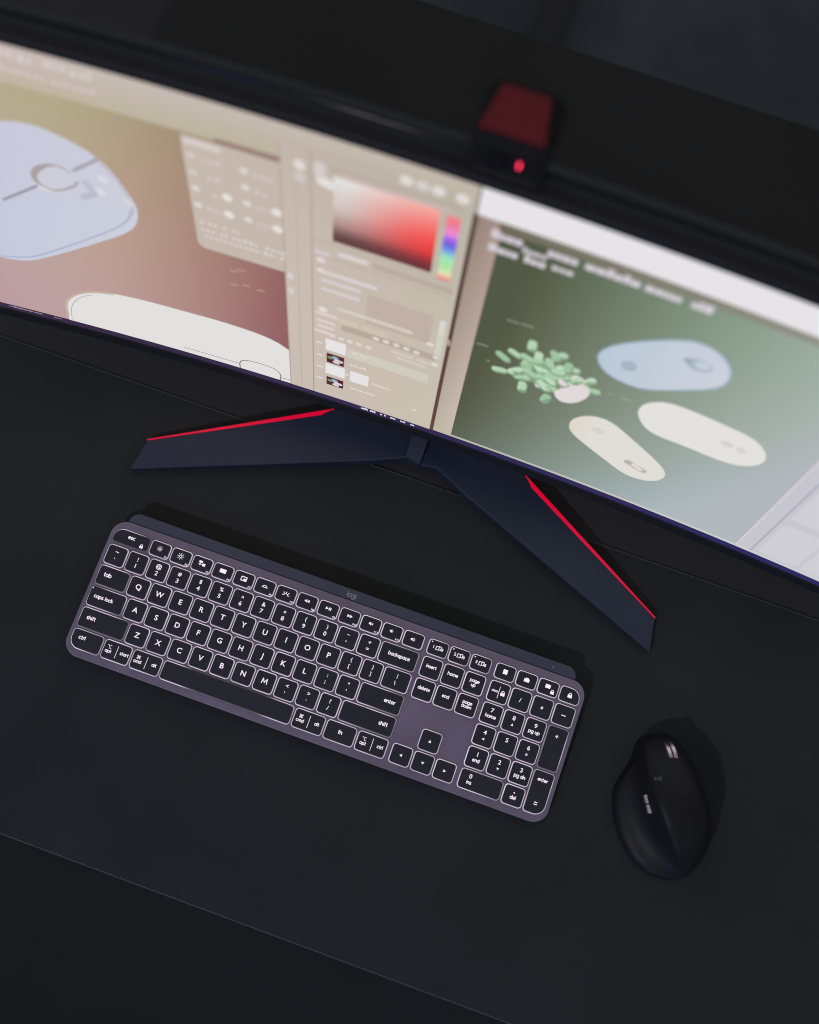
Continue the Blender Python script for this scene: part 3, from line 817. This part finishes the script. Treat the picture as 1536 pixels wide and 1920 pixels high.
# right window: a photograph in a viewer
S.grid(idw([(4, 300, (150, 132, 118)), (12, 150, (186, 168, 158)), (12, 10, (198, 186, 172))]), 3.0, 18.6, 3, 309, 7, 8)
S.grid(idw([(20, 305, (112, 100, 86)), (120, 305, (122, 124, 104)), (220, 305, (160, 164, 152)), (400, 305, (172, 174, 172))]), 3.0, SW, 300, 309, 7, 10)
green = idw([(33, 253, (82, 86, 66)), (30, 200, (98, 92, 72)), (94, 276, (92, 112, 84)), (94, 240, (98, 118, 92)), (158, 275, (135, 152, 134)), (217, 288, (166, 174, 168)), (49, 84, (98, 108, 92)), (36, 110, (88, 92, 72)),
             (108, 139, (128, 138, 124)), (127, 56, (142, 154, 146)), (248, 169, (172, 180, 180)), (231, 55, (170, 180, 187)), (193, 42, (164, 175, 176)), (36, 29, (84, 94, 76)), (52, 235, (78, 86, 68)), (80, 20, (124, 138, 126)), (150, 20, (158, 170, 168)), (300, 240, (176, 184, 184)), (190, 215, (150, 164, 152)), (110, 190, (108, 122, 100))])
S.grid(green, 18, 268.5, 6, 302, 6.6)
S.grid(lambda x, y: (198 + (x - 268) * .05, 196 + (x - 268) * .05, 205 + (x - 268) * .05), 268.5, SW, 3, 309, 6.6, 15)
for x, c in ((269.5, (206, 204, 212)), (281.5, (176, 175, 190))): S.rect(c, x - .9, x + .9, 3, 309, 7)
for y in (10, 83, 156, 229): S.poly((207, 205, 213), rrect(286, 319, y, y + 62, 4), 7); S.poly((207, 205, 213), rrect(323, 398, y, y + 62, 4), 7)
S.grid(idw([(20, 5, (178, 178, 168)), (100, 5, (196, 200, 188)), (300, 5, (206, 206, 214))]), 17, SW, 3.0, 6.4, 7.4, 12)
S.grid(lambda x, y: (229, 227, 231), 2.0, SW, 308.6, ST, 8, 20)
for x in (340, 360, 380): S.dot((190, 190, 196), (x, 322), 3, 9)
for (x, y, n) in ((13, 291.5, 20), (49, 291.5, 58), (111, 291.5, 20), (136, 291.5, 18)):
    S.text((211, 203, 212), x, y, n, 8.6, 8.4, .06)
S.text((211, 203, 212), 13, 277.5, 36, 7.8, 8.4, .06); S.text((205, 199, 206), 54, 279.5, 14, 6.6, 8.4, .1); S.text((205, 198, 206), 34, 286.5, 16, 6, 8.4, .1)
S.poly(lambda x, y: (186 + (x - 103) * .22, 200 + (x - 103) * .10, 214 + (x - 103) * .06), smooth(BLUE_R, 2), 7.6)
S.path((166, 186, 206), smooth(BLUE_R, 1) + smooth(BLUE_R, 1)[:1], 1.6, 7.8)
S.dot((164, 180, 192), (124, 204), 5.5, 8, 6.5); S.dot((168, 182, 192), (164, 235), 9, 8, 7); S.dot((196, 208, 216), (166, 236), 5, 8.2, 4.5); S.dot((150, 166, 178), (156, 236), 2.6, 8.4)
S.poly((227, 225, 222), smooth(WH_BIG, 2), 7.6); S.dot((212, 210, 206), (211, 153), 5, 8, 4); S.dot((214, 212, 208), (222, 152), 4, 8, 4)
S.poly(lambda x, y: (224, 221 - max(0, 125 - x) * .35, 216 - max(0, 125 - x) * .8), smooth(WH_SM, 2), 7.6)
S.dot((216, 210, 202), (126, 102), 5, 8, 4.4); S.cap((188, 178, 166), (158, 71), (171, 66), 7, 8); S.cap((222, 218, 212), (163, 70), (169, 66.5), 4.6, 8.2)
S.poly((222, 214, 212), smooth(POT, 2), 7.6)
S.dot((120, 146, 116), (74, 153), 20, 7.5, 18)
random.seed(11)
leaves = [(x, y, 1) for x, y in LEAF] + [(74 + 22 * sqrt(random.random()) * cos(q * 2.4), 152 + 20 * sqrt(random.random()) * sin(q * 2.4), 0) for q in range(26)]
random.shuffle(leaves)
for k, (x, y, edge) in enumerate(leaves):
    a = math.atan2(y - 152, x - 74) + random.uniform(-.6, .6) if edge else random.uniform(0, 6.28)
    l = random.uniform(5.5, 8) if edge else random.uniform(2.5, 5.5)
    px, py = (x - l * cos(a), y - l * sin(a)) if edge else (x, y)
    c = random.choice([(168, 203, 168), (178, 210, 178), (158, 194, 158), (188, 217, 188)])
    if not edge and random.random() < .4: c = (222, 213, 217)
    w = random.uniform(5.4, 6.8)
    S.cap((132, 160, 130), (px + .6, py - 1.8), (px + l * cos(a) + .6, py + l * 1.15 * sin(a) - 1.8), w + .6, 7.8 + .022 * k)
    S.cap(c, (px, py), (px + l * cos(a), py + l * 1.15 * sin(a)), w, 7.81 + .022 * k)
S.poly((224, 216, 216), smooth([(83, 134), (90, 146), (98, 154), (107, 158), (109, 145), (102, 129), (91, 123)], 2), 9.2)
for (x, y, x2, y2) in ((37, 207, 45, 207.5), (47, 208, 55, 208.8), (21, 164, 29, 164.7), (31, 145, 33, 145), (130, 160, 137, 160.6), (120, 160, 123, 160)): S.cap((170, 176, 158), (x, y), (x2, y2), .9, 7.2)
# task bar along the bottom
S.grid(idw([(-400, 0, (58, 40, 70)), (-250, 0, (52, 38, 78)), (-100, 0, (60, 48, 74)), (0, 0, (44, 36, 66)), (200, 0, (38, 34, 80)), (400, 0, (48, 42, 116))]), -SW, SW, SB, 2.4, 8, 12)
for x in (-58, -50, -41, -32, -23, -14):
    S.text((232, 224, 236), x - 2.5, -2.2, 4.5, 3.2, 9, .1)
S.text((190, 170, 196), -374, -.6, 30, 2.0, 9, .25); S.text((150, 120, 160), -333, -.6, 6, 2.0, 9, .25)
bmesh.ops.recalc_face_normals(S.bm, faces=S.bm.faces[:])
me = bpy.data.meshes.new('screen'); S.bm.to_mesh(me); S.bm.free(); me.materials.append(M['screen'])
so = bpy.data.objects.new('screen', me); COL.objects.link(so); so.parent = mon; so.location = (-MX * MM, -260 * MM, 0)
so['label'] = 'lit screen showing an image editor beside a photo of three mice and a plant'

# stand: two splayed legs meeting in a crease under the panel, red strips along their rear edges
def zleg(dx): return 7 + 15 * (1 - min(1, abs(dx) / 240))
for sgn in (-1, 1):
    top = [(240, 97), (45, 173), (14, 187), (0, 184), (0, 262), (34, 262), (60, 222), (92, 208), (236, 127.5)]
    bm = bmesh.new()
    pts = [(MX + sgn * x, y) for x, y in top]
    zz = [zleg(x) for x, y in top]
    if sgn < 0: zz[2] = 20.5
    if sgn > 0: pts.reverse(); zz.reverse()
    if sum(p[0] * q[1] - q[0] * p[1] for p, q in zip(pts, pts[1:] + pts[:1])) < 0: pts.reverse(); zz.reverse()
    ins = offset_poly(pts, 1.2); ins2 = offset_poly(pts, .5)
    rings = [[(x, y, .2 + .35 * (z - 7)) for (x, y), z in zip(ins, zz)], [(x, y, z - .9) for (x, y), z in zip(pts, zz)],
             [(x, y, z - .25) for (x, y), z in zip(ins2, zz)], [(x, y, z) for (x, y), z in zip(ins, zz)]]
    loft(bm, rings)
    bmesh.ops.triangulate(bm, faces=[f for f in bm.faces if len(f.verts) > 4])
    leg = mpart('stand_leg', bm, 'stand')
    bm = bmesh.new()
    rear = [(236.3, 127.9), (200, 148.2), (150, 176.1), (100, 204.2), (90, 209.6)]
    fw = [1.0, 1.8, 2.9, 4.0, 4.3]
    nx, ny = .49, .87
    a = [(MX + sgn * (x - nx * 0), y) for x, y in rear]
    b = [(MX + sgn * (x - nx * w), y - ny * w) for (x, y), w in zip(rear, fw)]
    b[-1] = (b[-1][0] + sgn * 9, b[-1][1] - 3.0)
    za = [zleg(x) for x, y in rear]
    va = [V(bm, (x, y, z + .45)) for (x, y), z in zip(a, za)]; vb = [V(bm, (x, y, z + .45)) for (x, y), z in zip(b, za)]
    wa = [V(bm, (x, y, z - 2.0)) for (x, y), z in zip(a, za)]; wb = [V(bm, (x, y, z - .8)) for (x, y), z in zip(b, za)]
    for i in range(len(a) - 1):
        bm.faces.new((va[i], va[i + 1], vb[i + 1], vb[i])); bm.faces.new((wa[i], wa[i + 1], va[i + 1], va[i])); bm.faces.new((vb[i], vb[i + 1], wb[i + 1], wb[i]))
    bm.faces.new((va[0], vb[0], wb[0], wa[0])); bm.faces.new((va[-1], wa[-1], wb[-1], vb[-1]))
    bmesh.ops.recalc_face_normals(bm, faces=bm.faces[:])
    st = finish('accent_strip', bm, 'accent', leg)
bm = bmesh.new()
loft(bm, [[(MX - 15, 187.3, 12), (MX - .6, 184.0, 12), (MX - .6, 255, 12), (MX - 15, 255, 12)], [(MX - 15, 187.3, 22.2), (MX - .6, 184.0, 22.6), (MX - 1.5, 255, 46), (MX - 15.5, 255, 44)]])
mpart('hub', bm, 'stand')
bm = bmesh.new(); slab(bm, rrect(MX - 32, MX + 32, 263, 300, 10), .2, 330, 2); mpart('neck', bm, 'housing')

# made-up black strip added over the floor behind the desk, for its dark band
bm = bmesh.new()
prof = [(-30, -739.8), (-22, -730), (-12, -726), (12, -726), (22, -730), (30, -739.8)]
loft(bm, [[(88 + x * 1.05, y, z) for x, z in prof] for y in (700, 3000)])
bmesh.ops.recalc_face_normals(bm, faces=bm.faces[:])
tag(finish('added_dark_strip', bm, 'strip_dark'), 'narrow black strip added across the floor behind the desk', 'cable cover')

# ------------------------------------------------------------------ webcam on the monitor
wc = empty('webcam', (201, 230, 420.6))
tag(wc, 'small dark webcam with a dull red top and glowing red light, perched on the monitor', 'webcam')
def wpart(name, bm, m, parent=None, smooth=False):
    return finish(name, bm, m, parent or wc, smooth, loc=(-201, -230, -420.6) if parent is None else None)
bm = bmesh.new()
b0 = rrect(180, 222, 219, 250, 5); b1 = rrect(179, 223, 210, 249, 5); b2 = rrect(183, 219, 213, 247, 4)
loft(bm, [[(x, y, 421.2) for x, y in b0], [(x, y, 440) for x, y in b1], [(x, y, 462) for x, y in b1], [(x, y, 467.5) for x, y in b2]])
wbody = wpart('body', bm, 'cam_body', smooth=False)
bm = bmesh.new()
slab(bm, [(182.4, 214.5), (219.0, 214.2), (213.6, 243.5), (187, 243.5)], 467.6, 469.6, .6)
wpart('top_panel', bm, 'cam_red')
bm = bmesh.new()
tube(bm, (197, 209.2, 450), (0, 1, 0), 7, 3.0)
wpart('lens', bm, 'housing_gloss')
bm = bmesh.new()
pts = [(208.6 + .5 * cos(2 * pi * i / 18), 452.4 + 2.2 * sin(2 * pi * i / 18)) for i in range(18)]
loft(bm, [[(x, 210.5, z) for x, z in pts], [(x, 208.9, z) for x, z in pts]])
bmesh.ops.recalc_face_normals(bm, faces=bm.faces[:])
wpart('indicator_light', bm, 'led')

# ------------------------------------------------------------------ mouse
MA = radians(31)
mo = empty('computer_mouse', (470, -27, 0), (0, 0, MA))
tag(mo, 'black sculpted wireless mouse with metal scroll wheels to the right of the keyboard', 'mouse')
def tab(t, xs, ys):
    for i in range(len(xs) - 1):
        if t <= xs[i + 1]:
            f = (t - xs[i]) / (xs[i + 1] - xs[i]); f = f * f * (3 - 2 * f) * .5 + f * .5
            return ys[i] + (ys[i + 1] - ys[i]) * f
    return ys[-1]
TT = [-56, -48, -35, -15, 5, 25, 45, 56, 61]
WR = [10, 24, 33, 38.5, 39, 37, 33.5, 28, 20]
WL = [6, 3, -2, -8.5, -10.5, -10.5, -6, -1, 5]
WT = [-6, -21, -32, -37.5, -38, -33, -11, -5, 2]
ZC = [7, 20, 36, 48, 50, 44, 34, 24, 14]
ZT = [6, 8, 9.2, 10, 11, 13, 15, 12, 7]
def msec(t):
    wr, wl, wt, zc, zt = (tab(t, TT, a) for a in (WR, WL, WT, ZC, ZT))
    m = wl + .52 * (wr - wl)
    return [(wt + 1.5, .8), (wt, zt * .28), (wt + 3.8, zt), (wt + .5 * (wl - wt), zt + 1.2 + .03 * (zc - zt)), (wl - .16 * (wl - wt) - .5, zt + .28 * (zc - zt)),
            (wl - .6, zt + .68 * (zc - zt)), (wl + 1.2, zc * .93), (wl + 5, zc * .985), (m, zc), (wr - 10, zc * .90), (wr - 3, zc * .66), (wr, zc * .3), (wr - 1.5, .8)]
ts = [-56, -53, -48, -42, -35, -25, -15, -5, 5, 15, 25, 35, 45, 51, 56, 59.5, 61]
bm = bmesh.new()
rings = [[(r, t, z) for r, z in msec(t)] for t in ts]
loft(bm, rings)
bmesh.ops.recalc_face_normals(bm, faces=bm.faces[:])
shell = finish('body', bm, 'mouse_shell', mo, True)
sub_ = shell.modifiers.new('smooth', 'SUBSURF'); sub_.levels = 2; sub_.render_levels = 3
bm = bmesh.new()
for cx in (13.9, 17.9):
    tube(bm, (cx, 39.0, 24.6), (1, 0, 0), 12.4, 3.2, 44, .4)
sw = finish('scroll_wheel', bm, 'metal', mo, False)
bm = bmesh.new()
tube(bm, (15.9, 39.0, 24.4), (1, 0, 0), 11.4, 9.6, 40, .3)
finish('wheel_core', bm, 'mouse_grip', sw)
bm = bmesh.new()
for y in (2.2, 10.2):
    tube(bm, (-11.6, y, 28.5), (0, 1, 0), 3.6, 7.2, 20, .4)
finish('thumb_wheel', bm, 'metal', mo)
bm = bmesh.new()
word(bm, 'logi', -3.4, 23.5, 2.0, 44.6, .5, .2, .22)
finish('logo', bm, 'print_dim', mo)
